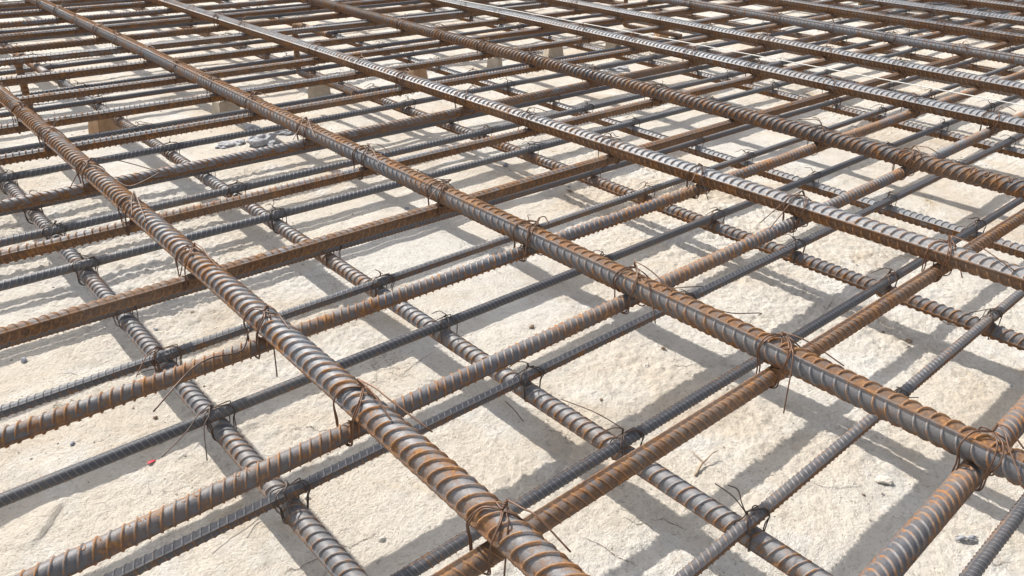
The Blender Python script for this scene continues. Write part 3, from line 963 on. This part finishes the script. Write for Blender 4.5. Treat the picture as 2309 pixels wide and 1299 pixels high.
# loose grit scattered over the screed
gp = []
base_r = [rock_mesh('g', 70 + k, 1, .7, None, 1) for k in range(3)]
tmp = []
for me in base_r:
    co = np.empty(len(me.vertices) * 3, np.float32); me.vertices.foreach_get('co', co)
    vi = np.empty(len(me.loops), np.int32); me.loops.foreach_get('vertex_index', vi)
    tmp.append((co.reshape(-1, 3), vi.reshape(-1, 3)))
    bpy.data.meshes.remove(me)
cl = rng.random((9000, 2)) * 3.4 - .2
keepm = vnoise(cl[:, 0], cl[:, 1], 3.0, 44) + rng.random(len(cl)) * .35 > .22
cl = cl[keepm]
zz = ground_z(cl[:, 0], cl[:, 1])
for (x, y), z in zip(cl, zz):
    V, F = tmp[rng.integers(3)]
    rr_ = .0006 + .0018 * rng.random() ** 4
    a = rng.random() * 6.28
    Rz = np.array([[math.cos(a), -math.sin(a), 0], [math.sin(a), math.cos(a), 0], [0, 0, 1]])
    gp.append((V @ Rz.T * rr_ + np.array([x, y, z + rr_ * .3]), F))
V, F = join(gp)
GRIT = flat_mat('grit', (0.16, 0.13, 0.10), (0.50, 0.45, 0.38), 9, .9, .0001)
o = obj('loose_grit', mesh_np('loose_grit', V, F, GRIT, False, None, True))
tag(o, 'fine loose grit scattered over the pale screed', 'grit', kind='stuff')

# twig, petal, husk, loose wires
TW = flat_mat('dry_wood', (0.20, 0.14, 0.09), (0.42, 0.33, 0.24), 200, .9, .0003)
pa = [at(1568, 1070), at(1582, 1048), at(1590, 1043), at(1603, 1034), at(1616, 1027)]
V1 = tube(smooth_path(np.array([(p[0], p[1], gz(p[0], p[1]) + .002 + .002 * k) for k, p in enumerate(pa)]), 4), np.linspace(.0016, .0005, 17)[:17], 6)
pb = [at(1560, 1016), at(1575, 1030), at(1588, 1043)]
V2 = tube(smooth_path(np.array([(p[0], p[1], gz(p[0], p[1]) + .003) for p in pb]), 4), .0006, 6)
o = obj('twig', mesh_np('twig', *join([V1, V2]), TW)); tag(o, 'forked dry brown twig on the screed beside the 2nd low bar', 'twig')
PET = flat_mat('red_petal', (0.42, 0.03, 0.05), (0.60, 0.06, 0.08), 100, .6, .0002)
a_ = np.linspace(0, 2 * np.pi, 12, endpoint=False)
p = at(340, 1046)
top_ = [(p[0] + .0045 * math.cos(t_) * (1 + .3 * math.cos(t_)), p[1] + .0024 * math.sin(t_), gz(p[0], p[1]) + .0016 + .0012 * abs(math.sin(t_))) for t_ in a_]
Vp = np.array([(p[0], p[1], gz(p[0], p[1]) + .0012)] + top_ + [(x, y, z - .0005) for x, y, z in top_])
Fp = [(0, 1 + 2 * k, 1 + (2 * k + 1) % 12, 1 + (2 * k + 2) % 12) for k in range(6)] + [(1 + k, 13 + k, 13 + (k + 1) % 12, 1 + (k + 1) % 12) for k in range(12)]
o = obj('petal', mesh_np('petal', Vp, Fp, PET)); tag(o, 'small red petal in the bar shadow at the lower left', 'petal')
HUSK = flat_mat('grey_husk', (0.16, 0.16, 0.17), (0.34, 0.34, 0.36), 300, .8, .0003)
prt = []
for sgn, ln in ((-1, .009), (1, .010)):
    for q in range(3):
        p = at(2178, 1216)
        e = at(2178 + sgn * 26, 1212 + q * 5)
        mid = (p + e) / 2
        prt.append(tube(smooth_path(np.array([(p[0], p[1], gz(p[0], p[1]) + .002), (mid[0], mid[1], gz(mid[0], mid[1]) + .004), (e[0], e[1], gz(e[0], e[1]) + .002)]), 4), np.array([.0006, .0011, .0014, .0016, .0016, .0013, .0009, .0006, .0003]), 6))
o = obj('dead_insect_husk', mesh_np('husk', *join(prt), HUSK)); tag(o, 'small grey winged husk on the screed at the lower right', 'husk')

loose = [('thin dark offcut of wire sticking out right of the 2nd top bar', [(1595, 692, .16), (1650, 706, .16), (1714, 706, .16), (1710, 711, .155)]),
         ('long curled wire end lying over the 4th crossbar at the left', [(562, 742, .262), (545, 790, .25), (480, 806, .256), (440, 826, .256), (405, 860, .25), (346, 928, .245)]),
         ('short wire offcut in the bay left of the 2nd top bar', [(1140, 905, .004), (1160, 925, .006), (1180, 950, .004)]),
         ('thin loose wire on the screed at the right below the 3rd top bar', [(2120, 722, .01), (2140, 732, .012), (2165, 733, .01)]),
         ('curved loose wire tip on the screed at the far left', [(308, 845, .004), (330, 836, .006), (360, 830, .008)]),
         ('fine wire curl above the 6th crossbar left of the 2nd top bar', [(1430, 668, .08), (1480, 655, .085), (1540, 648, .08), (1605, 645, .08)]),
         ('springy wire end rising beside the 1st top bar near the upper left', [(0, 200, .27), (35, 225, .285), (80, 248, .27)]),
         ('long looping wire from the 1st top bar across the 7th crossbar', [(195, 372, .268), (225, 378, .27), (262, 406, .262), (290, 420, .258), (325, 408, .262), (362, 388, .268)])]
for lb, pts in loose:
    P = smooth_path(np.array([at(*q) for q in pts]), 7)
    o = obj('loose_wire', mesh_np('loose_wire', *tube(P, .00062, 8), WIRE)); o.color = (.25, 0, 0, 1)
    tag(o, lb, 'wire')

# ------------------------------------------------------------------ formwork board at the far right edge of the slab
PLY = flat_mat('old_plywood', (0.16, 0.11, 0.05), (0.30, 0.22, 0.11), 8, .85, .001)
import bmesh
base = empty('formwork_board', (6.4, 2.05, 0))
bm = bmesh.new(); bmesh.ops.create_cube(bm, size=1)
for v in bm.verts: v.co = Vector((v.co.x * 4.2, v.co.y * .018, (v.co.z + .5) * .62))
bmesh.ops.bevel(bm, geom=list(bm.edges), offset=.002, segments=1, affect='EDGES')
me = bpy.data.meshes.new('panel'); bm.to_mesh(me); bm.free(); me.materials.append(PLY); obj('panel', me, base)
for k in range(7):
    bm = bmesh.new(); bmesh.ops.create_cube(bm, size=1)
    for v in bm.verts: v.co = Vector((v.co.x * .045, v.co.y * .07 + .0445, (v.co.z + .5) * .60))
    me = bpy.data.meshes.new('stud'); bm.to_mesh(me); bm.free(); me.materials.append(PLY)
    o = obj('stud', me, base, (-1.9 + k * .63, 0, 0))
tag(base, 'dull brown upright formwork board at the far upper right corner', 'board')
